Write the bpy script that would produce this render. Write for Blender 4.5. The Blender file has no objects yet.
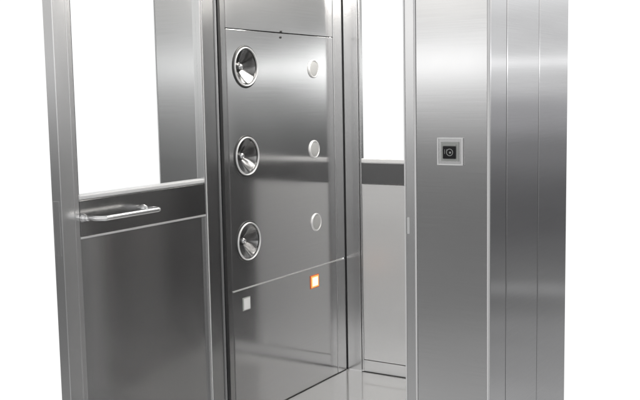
import bpy, bmesh, math, random
from mathutils import Vector, Matrix
random.seed(4)
sc = bpy.context.scene

# ------------------------------------------------------------------ camera
S, EYE = 1.35, 1.55                      # plan units -> metres, eye height
YAW, PIT, ROL = math.radians(31.94), math.radians(6.32), math.radians(-1.04)
fwd = Vector((-math.sin(YAW)*math.cos(PIT), math.cos(YAW)*math.cos(PIT), -math.sin(PIT)))
rt = fwd.cross(Vector((0, 0, 1))).normalized()
up = rt.cross(fwd)
r2 = rt*math.cos(ROL) + up*math.sin(ROL)
u2 = up*math.cos(ROL) - rt*math.sin(ROL)
cam_data = bpy.data.cameras.new("camera")
cam = bpy.data.objects.new("camera", cam_data)
sc.collection.objects.link(cam)
M = Matrix((r2, u2, -fwd)).transposed().to_4x4()
M.translation = Vector((0, 0, EYE))
cam.matrix_world = M
cam_data.sensor_width = 36
cam_data.lens = 36*929/640
cam_data.clip_start = .05
cam_data.clip_end = 200
sc.camera = cam

# ------------------------------------------------------------------ view
sc.view_settings.view_transform = 'Standard'
sc.view_settings.look = 'None'
sc.view_settings.exposure = 0
sc.view_settings.gamma = 1
sc.render.engine = 'CYCLES'
cy = sc.cycles
cy.use_denoising = True
cy.max_bounces = 16; cy.glossy_bounces = 12; cy.transmission_bounces = 12
cy.transparent_max_bounces = 16; cy.diffuse_bounces = 4
cy.caustics_reflective = True; cy.caustics_refractive = True
cy.sample_clamp_indirect = 6
cy.blur_glossy = 0.0

# ------------------------------------------------------------------ world: white studio behind, workshop hall all round the rest
W = bpy.data.worlds.new("World"); sc.world = W
W.use_nodes = True
nt = W.node_tree; N = nt.nodes; L = nt.links
for n in list(N): N.remove(n)
def mnode(op, a, b=None, c=None, clamp=False):
    m = N.new('ShaderNodeMath'); m.operation = op; m.use_clamp = clamp
    for i, v in enumerate((a, b, c)):
        if v is None: continue
        if isinstance(v, (int, float)): m.inputs[i].default_value = v
        else: L.new(v, m.inputs[i])
    return m.outputs[0]
tc = N.new('ShaderNodeTexCoord'); sp = N.new('ShaderNodeSeparateXYZ')
L.new(tc.outputs['Generated'], sp.inputs[0])
wx, wy, wz = sp.outputs
az = mnode('ARCTAN2', wx, wy)             # 0 = along the booth depth, + to the right
def smooth(v, a, b):                      # 0 below a, 1 above b
    m = N.new('ShaderNodeMapRange'); m.interpolation_type = 'SMOOTHSTEP'
    L.new(v, m.inputs['Value'])
    m.inputs['From Min'].default_value = a; m.inputs['From Max'].default_value = b
    return m.outputs[0]
rad = math.radians
Z0, Z1 = -.40, .40
def ramp(stops, offs=0.0):
    r = N.new('ShaderNodeValToRGB'); r.color_ramp.interpolation = 'EASE'
    z = mnode('ADD', wz, offs)
    f = mnode('DIVIDE', mnode('SUBTRACT', z, Z0), Z1-Z0, clamp=True)
    L.new(f, r.inputs[0])
    el = r.color_ramp.elements
    while len(el) > 1: el.remove(el[-1])
    first = True
    for z_, v, tint in stops:
        p = (z_-Z0)/(Z1-Z0)
        c = (v*tint[0]/4, v*tint[1]/4, v*tint[2]/4, 1)   # stops are clamped to 1
        if first: el[0].position = p; el[0].color = c; first = False
        else: e = el.new(p); e.color = c
    q = N.new('ShaderNodeVectorMath'); q.operation = 'SCALE'; q.inputs['Scale'].default_value = 4
    L.new(r.outputs[0], q.inputs[0])
    return q.outputs[0]
WM, NE, CO = (1.02, 1, .97), (1, 1, 1), (.99, .985, 1.01)
front = ramp([(-.40, .56, NE), (-.31, .50, NE), (-.27, .37, NE), (-.22, .24, NE), (-.15, .185, NE), (-.10, .20, NE), (-.075, .25, NE),
              (-.045, .36, NE), (-.012, .70, NE), (.008, .95, NE), (.020, 1.35, NE), (.030, 3.3, NE), (.038, 2.4, NE),
              (.050, 1.35, NE), (.070, 1.05, NE), (.10, 1.45, WM), (.16, 1.6, NE), (.25, 1.1, NE), (.40, .8, NE)])
side = ramp([(-.40, .55, NE), (-.32, .50, NE), (-.245, .33, NE), (-.212, .23, NE), (-.206, .35, NE), (-.201, .33, NE), (-.194, .19, NE),
             (-.14, .14, CO), (-.10, .155, CO), (-.06, .23, CO), (-.02, .48, CO), (.015, .80, NE), (.025, 1.0, NE), (.032, 1.7, NE), (.042, 1.1, NE), (.06, .95, NE),
             (.12, 1.15, NE), (.22, 1.0, NE), (.40, .7, NE)])
def mixc(f, a, b, mode='MIX'):
    m = N.new('ShaderNodeMix'); m.data_type = 'RGBA'; m.blend_type = mode
    for s, v in ((m.inputs[0], f), (m.inputs[6], a), (m.inputs[7], b)):
        if hasattr(v, 'links') or hasattr(v, 'is_linked'): L.new(v, s)
        else: s.default_value = v
    return m.outputs[2]
# side hall covers azimuth +7 .. +80
sidemask = mnode('MULTIPLY', smooth(az, rad(5), rad(9)), mnode('SUBTRACT', 1, smooth(az, rad(21), rad(27))))
hall = mixc(sidemask, front, side)
# the hall is dimmer where it is seen through the rear door, and far to the left
dim = mnode('SUBTRACT', mnode('SUBTRACT', 1, mnode('MULTIPLY', mnode('MULTIPLY', smooth(az, rad(21), rad(27)), mnode('SUBTRACT', 1, smooth(az, rad(58), rad(66)))), .59)),
            mnode('MULTIPLY', smooth(az, rad(-146), rad(-138)), mnode('MULTIPLY', mnode('SUBTRACT', 1, smooth(az, rad(-112), rad(-104))), .45)))
dm = N.new('ShaderNodeVectorMath'); dm.operation = 'SCALE'
L.new(hall, dm.inputs[0]); L.new(dim, dm.inputs['Scale']); hall = dm.outputs[0]
# irregular clutter in the hall (machines, doorways), stretched level
mp = N.new('ShaderNodeMapping'); L.new(tc.outputs['Generated'], mp.inputs[0])
mp.inputs['Scale'].default_value = (2.2, 2.2, 7)
nz = N.new('ShaderNodeTexNoise'); L.new(mp.outputs[0], nz.inputs['Vector'])
nz.inputs['Scale'].default_value = 2.6; nz.inputs['Detail'].default_value = 3
mr = N.new('ShaderNodeMapRange'); L.new(nz.outputs['Fac'], mr.inputs['Value'])
mr.inputs['From Min'].default_value = .3; mr.inputs['From Max'].default_value = .7
mr.inputs['To Min'].default_value = .82; mr.inputs['To Max'].default_value = 1.18
vm = N.new('ShaderNodeVectorMath'); vm.operation = 'SCALE'
L.new(hall, vm.inputs[0]); L.new(mr.outputs[0], vm.inputs['Scale'])
# white studio sweep: azimuth -108 .. +6
wmask = mnode('MULTIPLY', smooth(az, rad(-112), rad(-104)), mnode('SUBTRACT', 1, smooth(az, rad(4.5), rad(7.5))))
# bright patches added to the world for highlights on the polished wall
spot = mnode('MULTIPLY', mnode('MULTIPLY', smooth(az, rad(25), rad(29)), mnode('SUBTRACT', 1, smooth(az, rad(31.2), rad(33.6)))),
             mnode('MULTIPLY', smooth(wz, -.02, .03), mnode('SUBTRACT', 1, smooth(wz, .038, .070))))
sv = N.new('ShaderNodeCombineXYZ')
bar = mnode('MULTIPLY', mnode('MULTIPLY', smooth(az, rad(32.0), rad(33.5)), mnode('SUBTRACT', 1, smooth(az, rad(34.8), rad(37)))),
            mnode('MULTIPLY', smooth(wz, .016, .028), mnode('SUBTRACT', 1, smooth(wz, .030, .042))))
sm = mnode('ADD', mnode('MULTIPLY', spot, 1.7), mnode('MULTIPLY', bar, 1.5))
for q in range(3): L.new(sm, sv.inputs[q])
va = N.new('ShaderNodeVectorMath'); va.operation = 'ADD'
L.new(vm.outputs[0], va.inputs[0]); L.new(sv.outputs[0], va.inputs[1])
allc = mixc(wmask, va.outputs[0], (1.10, 1.10, 1.10, 1))
bg = N.new('ShaderNodeBackground'); L.new(allc, bg.inputs[0]); bg.inputs[1].default_value = 1
wo = N.new('ShaderNodeOutputWorld'); L.new(bg.outputs[0], wo.inputs[0])

# ------------------------------------------------------------------ materials
def mat(name):
    m = bpy.data.materials.new(name); m.use_nodes = True
    return m, m.node_tree, m.node_tree.nodes['Principled BSDF']
def steel(name, base=.60, rough=.12, brush='Z', haze=.0, tint=(1, .998, .999), bump=.010, wave=0.0, var=.014, rvar=.07):
    """brushed stainless; brush = axis ALONG which the fine scratches run"""
    m, t, b = mat(name); n = t.nodes; l = t.links
    b.inputs['Metallic'].default_value = 1
    co = n.new('ShaderNodeTexCoord')
    mp = n.new('ShaderNodeMapping'); l.new(co.outputs['Object'], mp.inputs[0])
    sc_ = {'X': (2, 260, 260), 'Y': (260, 2, 260), 'Z': (260, 260, 2), 'H': (2.5, 2.5, 260)}[brush]
    mp.inputs['Scale'].default_value = sc_
    no = n.new('ShaderNodeTexNoise'); l.new(mp.outputs[0], no.inputs['Vector'])
    no.inputs['Scale'].default_value = 1; no.inputs['Detail'].default_value = 4
    # slow cloudiness of the polish
    no2 = n.new('ShaderNodeTexNoise'); l.new(co.outputs['Object'], no2.inputs['Vector'])
    no2.inputs['Scale'].default_value = 2.3; no2.inputs['Detail'].default_value = 5
    r1 = n.new('ShaderNodeMapRange'); l.new(no.outputs['Fac'], r1.inputs['Value'])
    r1.inputs['From Min'].default_value = .3; r1.inputs['From Max'].default_value = .7
    r1.inputs['To Min'].default_value = rough*(1-rvar); r1.inputs['To Max'].default_value = rough*(1+rvar)
    r2_ = n.new('ShaderNodeMath'); r2_.operation = 'MULTIPLY_ADD'
    l.new(no2.outputs['Fac'], r2_.inputs[0]); r2_.inputs[1].default_value = rough*.8
    l.new(r1.outputs[0], r2_.inputs[2]); l.new(r2_.outputs[0], b.inputs['Roughness'])
    cr = n.new('ShaderNodeMapRange'); l.new(no.outputs['Fac'], cr.inputs['Value'])
    cr.inputs['From Min'].default_value = .3; cr.inputs['From Max'].default_value = .7
    cr.inputs['To Min'].default_value = base*(1-var); cr.inputs['To Max'].default_value = base*(1+var)
    cc = n.new('ShaderNodeVectorMath'); cc.operation = 'SCALE'
    cc.inputs[0].default_value = tint; l.new(cr.outputs[0], cc.inputs['Scale'])
    l.new(cc.outputs[0], b.inputs['Base Color'])
    bp = n.new('ShaderNodeBump'); bp.inputs['Strength'].default_value = bump; bp.inputs['Distance'].default_value = .001
    l.new(no.outputs['Fac'], bp.inputs['Height'])
    last = bp
    if wave:                                   # sheet metal is never perfectly flat
        no3 = n.new('ShaderNodeTexNoise'); l.new(co.outputs['Object'], no3.inputs['Vector'])
        no3.inputs['Scale'].default_value = 2.0; no3.inputs['Detail'].default_value = 1
        b3 = n.new('ShaderNodeBump'); b3.inputs['Strength'].default_value = wave; b3.inputs['Distance'].default_value = .02
        l.new(no3.outputs['Fac'], b3.inputs['Height']); l.new(bp.outputs[0], b3.inputs['Normal'])
        last = b3
    l.new(last.outputs[0], b.inputs['Normal'])
    if haze:                                   # wide second lobe of the brushed grain
        g = n.new('ShaderNodeBsdfAnisotropic') if hasattr(bpy.types, 'ShaderNodeBsdfAnisotropic') else n.new('ShaderNodeBsdfGlossy')
        g.inputs['Roughness'].default_value = .42
        l.new(cc.outputs[0], g.inputs['Color'])
        mx = n.new('ShaderNodeMixShader'); mx.inputs[0].default_value = haze
        out = [q for q in n if q.type == 'OUTPUT_MATERIAL'][0]
        l.new(b.outputs[0], mx.inputs[1]); l.new(g.outputs[0], mx.inputs[2]); l.new(mx.outputs[0], out.inputs[0])
    return m
def soften(m, metallic):
    m.node_tree.nodes['Principled BSDF'].inputs['Metallic'].default_value = metallic
    return m
def plain(name, col, rough=.5, metal=0.0, emit=None, estr=0):
    m, t, b = mat(name)
    n = t.nodes; l = t.links
    co = n.new('ShaderNodeTexCoord'); no = n.new('ShaderNodeTexNoise')
    l.new(co.outputs['Object'], no.inputs['Vector']); no.inputs['Scale'].default_value = 60
    mr_ = n.new('ShaderNodeMapRange'); l.new(no.outputs['Fac'], mr_.inputs['Value'])
    mr_.inputs['To Min'].default_value = rough*.85; mr_.inputs['To Max'].default_value = min(1, rough*1.15)
    l.new(mr_.outputs[0], b.inputs['Roughness'])
    b.inputs['Base Color'].default_value = (*col, 1)
    b.inputs['Metallic'].default_value = metal
    if emit:
        b.inputs['Emission Color'].default_value = (*emit, 1); b.inputs['Emission Strength'].default_value = estr
    return m
STEEL_FRONT = steel('brushed_steel_front', .60, .085, 'H', haze=.12, wave=.012, bump=.004, var=.022)
STEEL_SIDE = steel('brushed_steel_side', .60, .060, 'H', haze=.10, tint=(.985, .985, 1.0), wave=.020, bump=.004, var=.03)
STEEL_WALL = steel('satin_steel_inside', .62, .085, 'H', haze=.08, wave=.030, bump=.004, var=.022)
STEEL_DOOR = steel('satin_steel_door', .46, .12, 'Z', haze=.14, wave=.03, bump=.004)
STEEL_HINGE = steel('hinge_stile_steel', .46, .12, 'Z', haze=.08, bump=.003, var=.008)
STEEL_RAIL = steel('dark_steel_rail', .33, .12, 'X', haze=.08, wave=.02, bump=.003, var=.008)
STEEL_FRAME = steel('steel_frame', .66, .15, 'Z', haze=.12, bump=.003, var=.008, rvar=.04)
STEEL_PALE = soften(steel('pale_satin_steel', .68, .30, 'H', haze=.15, tint=(1, 1, 1.0), bump=.0, wave=.0, var=.006, rvar=0), .60)
STEEL_FLOOR = soften(steel('polished_steel_floor', .72, .07, 'X', haze=.10, tint=(1, 1, 1), wave=.01, bump=.002), .65)
BRIGHT = soften(steel('highlight_bead', .76, .30, 'Z'), .35)  # paler and less metallic: bright edge reflections put into the colour
CHROME = steel('polished_handle', .78, .16, 'Y')
TURNED = steel('turned_aluminium', .62, .16, 'H')
RUBBER = plain('black_rubber', (.006, .006, .007), .6)
GAP = plain('dark_joint', (.012, .012, .012), .7)
PLASTIC = plain('black_gloss_plastic', (.008, .008, .009), .12)
GREYP = plain('grey_plastic', (.36, .37, .355), .4)
CAPM = plain('pale_cap', (.46, .46, .455), .42, .15)
WHITEP = plain('white_plastic', (.86, .86, .86), .35)
ORANGE = plain('lit_orange_lens', (.9, .35, .12), .4, 0, (1.0, .27, .06), 1.15)
HOT = plain('lit_lens_core', (1, .9, .7), .4, 0, (1.0, .62, .36), 1.5)
AMBER = plain('lens_glow_surround', (.45, .12, .04), .4, 0, (1.0, .25, .08), .16)  # frame tinted and faintly emitting to stand in for the lens's glow
LAMP = plain('ceiling_lamp_diffuser', (.9, .9, .9), .5, 0, (1, .97, .92), 24.0)
def glass_mat():
    m, t, b = mat('clear_glass'); n = t.nodes; l = t.links
    n.remove(b)
    tr = n.new('ShaderNodeBsdfTransparent'); tr.inputs[0].default_value = (.985, .99, .988, 1)
    gl = n.new('ShaderNodeBsdfGlossy') if not hasattr(bpy.types, 'ShaderNodeBsdfAnisotropic') else n.new('ShaderNodeBsdfAnisotropic')
    gl.inputs['Roughness'].default_value = .01
    fr = n.new('ShaderNodeFresnel'); fr.inputs[0].default_value = 1.35
    mx = n.new('ShaderNodeMixShader')
    out = [q for q in n if q.type == 'OUTPUT_MATERIAL'][0]
    ge = n.new('ShaderNodeNewGeometry'); iv = n.new('ShaderNodeMath'); iv.operation = 'SUBTRACT'; iv.inputs[0].default_value = 1
    l.new(ge.outputs['Backfacing'], iv.inputs[1]); mu = n.new('ShaderNodeMath'); mu.operation = 'MULTIPLY'
    l.new(fr.outputs[0], mu.inputs[0]); l.new(iv.outputs[0], mu.inputs[1])
    l.new(mu.outputs[0], mx.inputs[0]); l.new(tr.outputs[0], mx.inputs[1]); l.new(gl.outputs[0], mx.inputs[2])
    l.new(mx.outputs[0], out.inputs[0])
    return m
GLASS = glass_mat()

# ------------------------------------------------------------------ helpers (plan units, z relative to the eye)
def P(x, y, z): return Vector((x*S, y*S, z*S + EYE))
WLOC = {}
def empty(name, loc, parent=None):
    o = bpy.data.objects.new(name, None); sc.collection.objects.link(o)
    o.empty_display_size = .1
    WLOC[o] = loc
    if parent: o.parent = parent; o.location = loc - WLOC[parent]
    else: o.location = loc
    return o
def link(name, bm, m, parent, smooth_=False):
    vs = [v.co.copy() for v in bm.verts]
    lo = Vector([min(v[i] for v in vs) for i in range(3)]); hi = Vector([max(v[i] for v in vs) for i in range(3)])
    c = (lo+hi)/2
    bmesh.ops.translate(bm, verts=bm.verts, vec=-c)
    bmesh.ops.recalc_face_normals(bm, faces=bm.faces)
    bm.faces.index_update()
    me = bpy.data.meshes.new(name); bm.to_mesh(me); bm.free()
    for f in me.polygons: f.use_smooth = smooth_
    mats = m if isinstance(m, (list, tuple)) else [m]
    for q in mats: me.materials.append(q)
    o = bpy.data.objects.new(name, me); sc.collection.objects.link(o)
    WLOC[o] = c
    o.parent = parent; o.location = c - WLOC[parent]
    return o
def box(bm, x0, x1, y0, y1, z0, z1, bev=.0012, mi=0):
    a, b = P(min(x0, x1), min(y0, y1), min(z0, z1)), P(max(x0, x1), max(y0, y1), max(z0, z1))
    r = bmesh.ops.create_cube(bm, size=1)
    for v in r['verts']:
        v.co = Vector([(a[i]+b[i])/2 + v.co[i]*(b[i]-a[i]) for i in range(3)])
    fs = list({f for v in r['verts'] for f in v.link_faces})
    for f in fs: f.material_index = mi
    if bev:
        d = min(b[i]-a[i] for i in range(3)); bev = min(bev, d*.3)
        es = list({e for v in r['verts'] for e in v.link_edges})
        g = bmesh.ops.bevel(bm, geom=es, offset=bev, segments=2, affect='EDGES', profile=.5)
        for f in g['faces']: f.material_index = mi
def B(name, m, parent, *boxes, bev=.0012):
    bm = bmesh.new()
    for q in boxes: box(bm, *q, bev=bev)
    return link(name, bm, m, parent)
def lathe(bm, c, prof, axis='X', seg=64, mi=0):
    """prof: list of (height along axis in m, radius in m); c world"""
    rings = []
    for h, r in prof:
        ring = []
        if r < 1e-6:
            ring = [bm.verts.new(c + (Vector((h, 0, 0)) if axis == 'X' else Vector((0, -h, 0))))]
        else:
            for k in range(seg):
                a = 2*math.pi*k/seg
                ring.append(bm.verts.new(c + (Vector((h, r*math.cos(a), r*math.sin(a))) if axis == 'X'
                                              else Vector((r*math.cos(a), -h, r*math.sin(a))))))
        rings.append(ring)
    for A, C in zip(rings, rings[1:]):
        if len(A) == 1 and len(C) == 1: continue
        for k in range(seg):
            k2 = (k+1) % seg
            if len(A) == 1: f = bm.faces.new((A[0], C[k], C[k2]))
            elif len(C) == 1: f = bm.faces.new((A[k], A[k2], C[0]))
            else: f = bm.faces.new((A[k], A[k2], C[k2], C[k]))
            f.material_index = mi

# ------------------------------------------------------------------ the booth
XN = -1.879            # nozzle wall (left inside)
XR = -1.209            # right inside wall
XO = -.951             # right outer side
XL = -2.145            # left outer side
YF, YB, YD = 2.405, 3.131, 3.203
ZF = -1.110            # cabin floor
ZB = -EYE/S            # ground
ZH, ZT = .50, .66      # door head, roof
root = empty('air_shower_booth', P((XL+XO)/2, (YF+YB)/2, ZB))
root['label'] = 'brushed stainless steel air shower booth with round air nozzles and its glazed door standing open'
root['category'] = 'air shower'

# --- right duct column
T = .012
fp = B('front_panel', STEEL_FRONT, root, (-1.1705, -.9570, YF, YF+T, ZB+.01, ZT), bev=.0018)
B('edge_bead', BRIGHT, fp, (-1.1775, -1.1720, YF-.0010, YF+T, ZB+.01, ZT), bev=.0012)
B('edge_bead', BRIGHT, fp, (-.9562, -.9520, YF-.0012, YF+T, ZB+.01, ZT), bev=.0010)
db = B('door_jamb', STEEL_FRAME, root, (XR+.0030, -1.1785, YF+.0012, YF+.047, ZB+.01, ZT), bev=.0014)
B('edge_bead', BRIGHT, db, (XR-.0022, XR+.0022, YF+.0005, YF+.046, ZB+.01, ZH), bev=.0012)
st = B('strike_plate', STEEL_PALE, db, (-1.2020, -1.1945, YF-.0015, YF+.0011, -.400, -.352), bev=.0010)
for y0, y1 in ((YF+.0125, 2.5385), (2.5455, 2.8165), (2.8235, 3.112)):
    B('side_panel', STEEL_SIDE, root, (XO-T, XO, y0, y1, ZB+.01, ZT), bev=.0030)
B('panel_joint', GAP, root, (XO-.0125, XO-.0035, 2.5388, 2.5452, ZB+.012, ZT-.002), (XO-.0125, XO-.0035, 2.8168, 2.8232, ZB+.012, ZT-.002), bev=0)
B('inner_wall', STEEL_DOOR, root, (XR, XR+.012, YF+.0475, YD-.004, ZF+.001, ZH))
B('back_panel', STEEL_FRAME, root, (XR+.0125, XO-.0125, 3.099, 3.111, ZB+.01, ZT))
# --- left duct column
fl = B('front_panel', STEEL_FRONT, root, (XL+.0045, -1.9170, YF, YF+T, ZB+.01, ZT), bev=.0018)
B('edge_bead', BRIGHT, fl, (XL, XL+.0040, YF-.001, YF+T, ZB+.01, ZT), bev=.0010)
dl = B('door_jamb', STEEL_FRAME, root, (-1.9160, XN-.0035, YF+.0012, YF+.047, ZB+.01, ZT), bev=.0014)
B('side_panel', STEEL_SIDE, root, (XL, XL+T, YF+.0125, 3.112, ZB+.01, ZT), bev=.002)
B('back_panel', STEEL_FRAME, root, (XL+.0125, XN-.0135, 3.099, 3.111, ZB+.01, ZT))
# --- nozzle wall
B('gasket', RUBBER, root, (XN-.0030, XN+.0012, YF+.0040, YF+.0170, ZF, ZH), bev=.0008)
B('wall_trim', STEEL_HINGE, root, (XN-.0120, XN+.0006, YF+.0175, YF+.0420, ZF, ZH), bev=.0022)
def with_holes(o, holes, depth):
    """cut round openings (world centre, radius) through a wall sheet, leaving plain mesh data"""
    bm = bmesh.new()
    for c, R in holes:
        r = bmesh.ops.create_cone(bm, cap_ends=True, segments=64, radius1=R, radius2=R, depth=depth)
        bmesh.ops.transform(bm, verts=r['verts'], matrix=Matrix.Translation(c-WLOC[o]) @ Matrix.Rotation(math.pi/2, 4, 'Y'))
    me = bpy.data.meshes.new('cutter'); bm.to_mesh(me); bm.free()
    cu = bpy.data.objects.new('cutter', me); sc.collection.objects.link(cu); cu.location = WLOC[o]
    md = o.modifiers.new('b', 'BOOLEAN'); md.operation = 'DIFFERENCE'; md.object = cu; md.solver = 'EXACT'
    bpy.context.view_layer.update()
    nm = bpy.data.meshes.new_from_object(o.evaluated_get(bpy.context.evaluated_depsgraph_get()))
    o.modifiers.clear(); o.data = nm
    bpy.data.objects.remove(cu); bpy.data.meshes.remove(me)
upw = B('upper_wall_panel', STEEL_WALL, root, (XN-.012, XN, YF+.0475, YB-.004, .2305, ZH))
noz_panel = B('nozzle_panel', STEEL_WALL, root, (XN-.012, XN, YF+.0475, YB-.004, -.6450, .2275))
NOZ = ((2.553, .106, 6), (2.548, -.195, 14), (2.545, -.487, 10))
with_holes(noz_panel, [(P(XN, y, z), .0600*S) for y, z, t in NOZ], .08)
low_panel = B('lower_wall_panel', STEEL_WALL, root, (XN-.012, XN, YF+.0475, YB-.004, ZF, -.6495))
B('seam_backing', GAP, root, (XN-.016, XN-.0125, YF+.05, YB-.006, .20, .26), bev=0)
B('ledge_strip', STEEL_PALE, root, (XN-.0118, XN+.0030, YF+.044, 3.172, -.6492, -.6453), bev=.001)
B('corner_post', STEEL_FRAME, root, (XN-.012, XN+.0012, YB, YD-.008, ZF, -.6500), (XN-.012, XN+.0012, YB, YD-.008, -.6448, ZH), bev=.0022)
# latch at the seam
la = bmesh.new()
lathe(la, P(XN, 2.772, .2335), [(0, .0055), (.004, .0055), (.005, .0040), (.005, 0)], seg=20)
lathe(la, P(XN, 2.768, .2130), [(0, .0050), (.004, .0050), (.005, .0035), (.005, 0)], seg=20)
link('panel_latch', la, GAP, upw)

# --- air nozzles
def nozzle(y, z, tilt):
    c = P(XN, y, z); R = .0655*S
    bm = bmesh.new()
    lathe(bm, c, [(0, R*1.10), (.003, R*1.09), (.004, R*1.04), (.004, R*1.0)])
    rim = link('air_nozzle', bm, RUBBER_RING, root, True)
    bm = bmesh.new()
    prof = []
    for k in range(13):                        # raised bright rim, round section
        a = math.pi*k/12
        prof.append((.003+.0075*math.sin(a), R*.965 + R*.042*math.cos(a)))
    lathe(bm, c, prof)
    link('rim', bm, BRIGHT, rim, True)
    bm = bmesh.new()                           # turned dish, slightly stepped
    prof = [(.0045, R*.905), (.003, R*.86)]
    for k in range(1, 19):
        t = k/18
        prof.append((.003 - .040*(t**.9), R*(.86 - .70*t)))
    lathe(bm, c, prof)
    for v in bm.verts:                         # faint radial lobes added to split the highlight into wedges
        q = v.co-c; rr = math.hypot(q.y, q.z); an = math.atan2(q.z, q.y)
        v.co.x += 0.0030*math.sin(5*an+.6+z*3)*min(1, rr/(R*.5))*(1-rr/(R*.95))
    link('dish', bm, TURN_RAD, rim, True)
    bm = bmesh.new()                           # swivelling ball with its jet hole
    br = R*.20
    prof = [(br*math.sin(a) , br*math.cos(a)) for a in [math.radians(-20+k*8) for k in range(12)]]
    prof += [(br*.90, br*.34), (br*.40, br*.30), (br*.35, 0)]
    lathe(bm, Vector((0, 0, 0)), prof, seg=40)
    rot = Matrix.Rotation(math.radians(tilt), 4, 'Y') @ Matrix.Rotation(math.radians(-8), 4, 'Z')
    bmesh.ops.transform(bm, matrix=rot, verts=bm.verts)
    bmesh.ops.translate(bm, verts=bm.verts, vec=c+Vector((-.033, 0, 0)))
    link('jet_ball', bm, TURNED, rim, True)
RUBBER_RING = plain('nozzle_gasket', (.03, .03, .03), .35)
TURN_RAD = steel('turned_dish', .24, .13, 'H', bump=0)
_b = TURN_RAD.node_tree.nodes['Principled BSDF']
_b.inputs['Anisotropic'].default_value = .70; _b.inputs['Anisotropic Rotation'].default_value = .25
_tn = TURN_RAD.node_tree.nodes.new('ShaderNodeTangent'); _tn.direction_type = 'RADIAL'; _tn.axis = 'X'
TURN_RAD.node_tree.links.new(_tn.outputs[0], _b.inputs['Tangent'])
for y, z, t in NOZ:
    nozzle(y, z, t)
# --- small round sensor caps
for y, z in ((2.982, .106), (2.978, -.196), (2.982, -.475)):
    c = P(XN, y, z); R = .0335*S
    bm = bmesh.new()
    prof = [(0, R*1.04), (.004, R*1.03)] + [(.004+.004*math.sin(math.pi*k/8), R*.93+R*.08*math.cos(math.pi*k/8)) for k in range(9)]
    lathe(bm, c, prof, seg=48)
    cap = link('blanking_cap', bm, BRIGHT, root, True)
    bm = bmesh.new()
    lathe(bm, c, [(.0045, R*.86), (.0055, R*.80), (.006, R*.4), (.0062, 0)], seg=48)
    link('cap_face', bm, CAPM, cap, True)
# --- little square indicators
def square(name, y, z, hw, hh, face, frame):
    o = B(name, frame, root, (XN, XN+.0018, y-hw, y+hw, z-hh, z+hh), bev=.001)
    B('lens', face, o, (XN+.0019, XN+.0034, y-hw*.82, y+hw*.82, z-hh*.86, z+hh*.86), bev=.0015)
    return o
square('square_sensor', 2.524, -.701, .0215, .0225, WHITEP, GREYP)['label'] = 'small white square sensor'
lampo = square('square_indicator', 2.963, -.702, .0310, .0255, ORANGE, AMBER); lampo['label'] = 'small square indicator glowing orange'
B('lit_core', HOT, lampo, (XN+.0035, XN+.0040, 2.963-.0190, 2.963+.0190, -.702-.0165, -.702+.0165), bev=0)

# --- cabin floor, ceiling, roof
B('cabin_floor', STEEL_FLOOR, root, (XN-.01, XR+.002, YF+.03, YD+.012, ZF-.012, ZF))
B('threshold', STEEL_FRAME, root, (XN-.0, XR+.0, YF, YF+.0295, ZB+.005, ZF+.004), bev=.002)
ce = B('cabin_ceiling', STEEL_PALE, root, (XN, XR, YF+.049, YD-.004, ZH+.001, ZH+.012))
cl = B('ceiling_light', STEEL_FRAME, root, (-1.70, -1.39, 2.56, 3.02, ZH-.012, ZH+.0005))
B('diffuser', LAMP, cl, (-1.68, -1.41, 2.58, 3.00, ZH-.014, ZH-.0125), bev=0)
B('header', STEEL_FRONT, root, (-1.8755, XR+.002, YF+.0015, YF+.047, ZH+.003, ZT), bev=.002)
B('roof', STEEL_SIDE, root, (XL, XO, YF, YB, ZT+.001, ZT+.014), bev=.003)
B('base_plinth', STEEL_FRAME, root, (XL+.02, XN-.02, YF+.02, 3.095, ZB, ZB+.009), (XR+.02, XO-.02, YF+.02, 3.095, ZB, ZB+.009), (XN+.02, XR-.02, YF+.04, 3.095, ZB, ZF-.0125))

# --- rear door
rd = empty('rear_door', P(-1.54, YD+.01, ZF), root)
def RB(name, m, *bx, bev=.0012): return B(name, m, rd, *bx, bev=bev)
RB('door_gasket', RUBBER, (XN-.006, XN+.0030, YD-.005, YD+.012, ZF, ZH), bev=.0008)
RB('stile', STEEL_FRAME, (XN+.0045, -1.8110, YD-.002, YD+.03, ZF+.003, ZH), bev=.002)
RB('stile', STEEL_FRAME, (-1.2700, -1.2150, YD-.002, YD+.03, ZF+.003, ZH), bev=.002)
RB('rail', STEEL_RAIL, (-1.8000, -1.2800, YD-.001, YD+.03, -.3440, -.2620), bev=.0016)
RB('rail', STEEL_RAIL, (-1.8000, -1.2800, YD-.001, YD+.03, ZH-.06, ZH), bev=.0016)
RB('glazing_bead', BRIGHT, (-1.8000, -1.2800, YD-.004, YD+.012, -.2610, -.2440), bev=.004)
RB('glazing_bead', STEEL_FRAME, (-1.8095, -1.8010, YD+.001, YD+.02, ZF+.004, ZH-.061), bev=.0014)
RB('pane', GLASS, (-1.8000, -1.2800, YD+.013, YD+.017, -.2435, ZH-.061), bev=0)
RB('infill_panel', STEEL_PALE, (-1.8000, -1.4300, YD+.001, YD+.025, -1.0590, -.3455), bev=.0012)
RB('dark_reflection_panel', STEEL_DOOR, (-1.4290, -1.2800, YD+.001, YD+.025, -1.0590, -.3455), bev=.0012)  # unseen dark sheet added to darken the nozzle wall's reflection
RB('kick_plate', STEEL_PALE, (-1.8000, -1.2800, YD, YD+.025, ZF+.0008, -1.0620), bev=.0012)
RB('door_sweep', RUBBER, (-1.8095, -1.2160, YD-.0050, YD-.0004, ZF+.0004, ZF+.0030), bev=.0015)
for jx in (XN+.0003, XR-.0032):
    B('floor_joint', GAP, root, (jx, jx+.0029, YF+.05, YD-.012, ZF+.0003, ZF+.0030), bev=.001)
RB('seam_backing', GAP, (-1.8100, -1.2710, YD+.026, YD+.0295, ZF+.006, -.346), bev=0)

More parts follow.
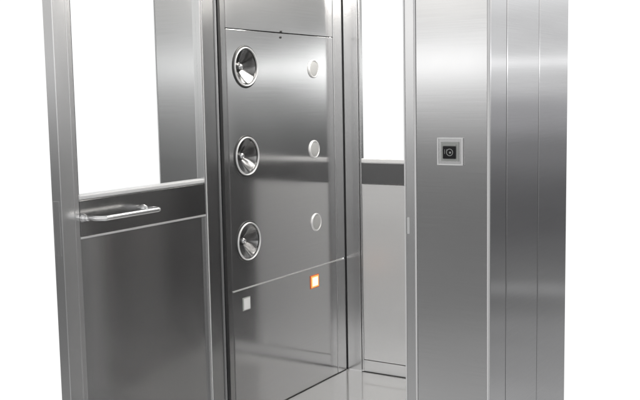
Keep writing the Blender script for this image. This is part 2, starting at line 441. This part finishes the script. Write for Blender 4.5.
# --- the open door, hinged on the left jamb and swung out towards the viewer
XD, YE, YH = -1.887, 1.7235, 2.4085
door = empty('door', P(XD-.02, YH, ZF), root)
door['label'] = 'glazed steel door standing open towards the viewer'
def DB(name, m, *bx, bev=.0012): return B(name, m, door, *bx, bev=bev)
TD = .036
stile = DB('stile', STEEL_FRAME, (XD-TD, XD, YE, 1.7700, ZF+.012, ZH-.003), bev=.0022)
DB('stile', STEEL_HINGE, (XD-TD, XD, 2.3400, YH, ZF+.012, ZH-.003), bev=.0016)
B('lock_faceplate', STEEL_FRAME, stile, (XD-TD+.006, XD-.007, YE-.0018, YE-.0002, -.412, -.265), bev=.0006)
DB('glazing_bead', STEEL_FRAME, (XD-TD+.004, XD-.0015, 1.7712, 1.7885, ZF+.03, ZH-.06), bev=.0020)
gb = DB('glazing_bead', STEEL_FRAME, (XD-TD+.004, XD-.0012, 2.3305, 2.3362, ZF+.03, ZH-.06), bev=.0020)
B('bright_edge', BRIGHT, gb, (XD-TD+.004, XD-.0004, 2.3366, 2.3394, ZF+.03, ZH-.06), bev=.0010)
DB('glazing_bead', BRIGHT, (XD-TD+.004, XD-.0005, 1.7890, 2.3300, -.2680, -.2540), bev=.0050)
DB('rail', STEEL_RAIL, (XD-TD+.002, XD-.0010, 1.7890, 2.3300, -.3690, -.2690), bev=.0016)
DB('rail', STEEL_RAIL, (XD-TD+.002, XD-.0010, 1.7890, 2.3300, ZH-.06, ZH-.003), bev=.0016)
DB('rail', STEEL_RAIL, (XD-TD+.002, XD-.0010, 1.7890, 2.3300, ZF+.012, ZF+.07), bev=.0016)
DB('panel_trim', STEEL_PALE, (XD-TD+.005, XD-.0004, 1.7890, 2.3300, -.3755, -.3697), bev=.0015)
DB('pane', GLASS, (XD-.021, XD-.017, 1.7890, 2.3300, -.2535, ZH-.061), bev=0)
# the lower sheet is very slightly bowed, as thin panels are
bm = bmesh.new(); NB = 40
front_pts = []
for k in range(NB+1):
    u = k/NB
    front_pts.append((XD - (.0105 - .0062*math.sin(math.pi*u)), 1.7890+.541*u))
z0_, z1_ = ZF+.071, -.3760
fv = [(bm.verts.new(P(x, y, z0_)), bm.verts.new(P(x, y, z1_))) for x, y in front_pts]
for a_, b_ in zip(fv, fv[1:]): bm.faces.new((a_[0], b_[0], b_[1], a_[1])).smooth = True
box(bm, XD-TD+.006, XD-.0112, 1.7890, 2.3300, z0_, z1_, bev=0)
inf = link('infill_panel', bm, STEEL_DOOR, door)
for f in inf.data.polygons: f.use_smooth = f.index < NB
DB('pane_seal', RUBBER, (XD-.023, XD-.0035, 1.7889, 1.7915, -.2535, ZH-.061), bev=.0005)
for z in (.36, -.95):
    bm = bmesh.new(); c = P(XD-.004, YH+.004, z)
    r = bmesh.ops.create_cone(bm, cap_ends=True, segments=20, radius1=.007, radius2=.007, depth=.10)
    bmesh.ops.translate(bm, verts=bm.verts, vec=c+Vector((-.006, 0, 0)))
    link('hinge', bm, STEEL_FRAME, door, True)

# handle: bowed grab bar on two stand-off feet
def sweep(bm, pts, ru, rv, seg=20):
    """sweep an ellipse (ru sideways, rv along z) along a path lying in the x-y plane; ends closed"""
    rings = []
    n = len(pts)
    for i, p in enumerate(pts):
        t = (pts[min(i+1, n-1)] - pts[max(i-1, 0)]).normalized()
        s = Vector((0, 0, 1)).cross(t).normalized(); u = t.cross(s)
        k = .8 if i in (0, n-1) else 1
        rings.append([bm.verts.new(p + s*ru*k*math.cos(a) + u*rv*k*math.sin(a)) for a in [2*math.pi*j/seg for j in range(seg)]])
    for A, C in zip(rings, rings[1:]):
        for j in range(seg): bm.faces.new((A[j], A[(j+1) % seg], C[(j+1) % seg], C[j]))
    bm.faces.new(rings[0]); bm.faces.new(list(reversed(rings[-1])))
def arc_path(y0, y1, xo, z, r):
    pts = [Vector((XD+.004, y0, z))]
    for k in range(9):
        a = math.pi/2*k/8
        pts.append(Vector((XD+xo-r+r*math.sin(a), y0+(r*.55)*(1-math.cos(a)), z)))
    for k in range(1, 8): pts.append(Vector((XD+xo, y0+r*.55+(y1-y0-r*1.1)*k/8, z)))
    for k in range(9):
        a = math.pi/2*(1-k/8)
        pts.append(Vector((XD+xo-r+r*math.sin(a), y1-(r*.55)*(1-math.cos(a)), z)))
    pts.append(Vector((XD+.004, y1, z)))
    return [P(*p) for p in pts]
bm = bmesh.new()
sweep(bm, arc_path(1.800, 2.040, .070, -.3165, .030), .0085, .0095)
handle = link('handle', bm, CHROME, door, True)
for y in (1.800, 2.040):
    bm = bmesh.new()
    lathe(bm, P(XD-.001, y, -.3180), [(0, .017), (.006, .0165), (.012, .013), (.022, .0105), (.030, .0085), (.030, 0)], seg=32)
    link('handle_foot', bm, CHROME, door, True)

# --- access control on the front panel
cx_, cz_ = -1.0640, -.1580
pl = B('control_plate', STEEL_FRAME, root, (cx_-.0385, cx_+.0385, YF-.0050, YF-.0005, cz_-.0385, cz_+.0385), bev=.0012)
B('plate_rim', BRIGHT, pl, (cx_-.0385, cx_-.0350, YF-.0085, YF-.0052, cz_-.0385, cz_+.0385),
  (cx_+.0350, cx_+.0385, YF-.0085, YF-.0052, cz_-.0385, cz_+.0385),
  (cx_-.0348, cx_+.0348, YF-.0085, YF-.0052, cz_+.0350, cz_+.0385),
  (cx_-.0348, cx_+.0348, YF-.0085, YF-.0052, cz_-.0385, cz_-.0350), bev=.0010)
B('inner_frame', GREYP, pl, (cx_-.0270, cx_+.0270, YF-.0078, YF-.0052, cz_-.0270, cz_+.0270), bev=.0010)
bt = B('button', PLASTIC, pl, (cx_-.0195, cx_+.0195, YF-.0125, YF-.0080, cz_-.0200, cz_+.0150), bev=.0016)
B('button_bar', GREYP, pl, (cx_-.0195, cx_+.0195, YF-.0105, YF-.0080, cz_+.0160, cz_+.0205), bev=.0006)
bm = bmesh.new(); c = P(cx_+.0015, YF-.0125, cz_-.0020)
lathe(bm, c, [(0, .0102*S), (.0008, .0098*S), (.0008, .0088*S), (0, .0084*S)], axis='Y', seg=40)
lathe(bm, c+Vector((.002, 0, -.001)), [(.0002, .0030*S), (.0016, .0022*S), (.0020, 0)], axis='Y', seg=24)
link('key_ring', bm, GREYP, pl, True)
bm = bmesh.new()
a0 = P(cx_-.0130, YF-.0127, cz_)
for dx in (0, .006):
    r = bmesh.ops.create_cube(bm, size=1)
    for v in r['verts']: v.co = Vector((a0.x+dx*S + v.co.x*.0016, a0.y-.0003 + v.co.y*.0008, a0.z + v.co.z*.017))
link('button_mark', bm, GREYP, pl)
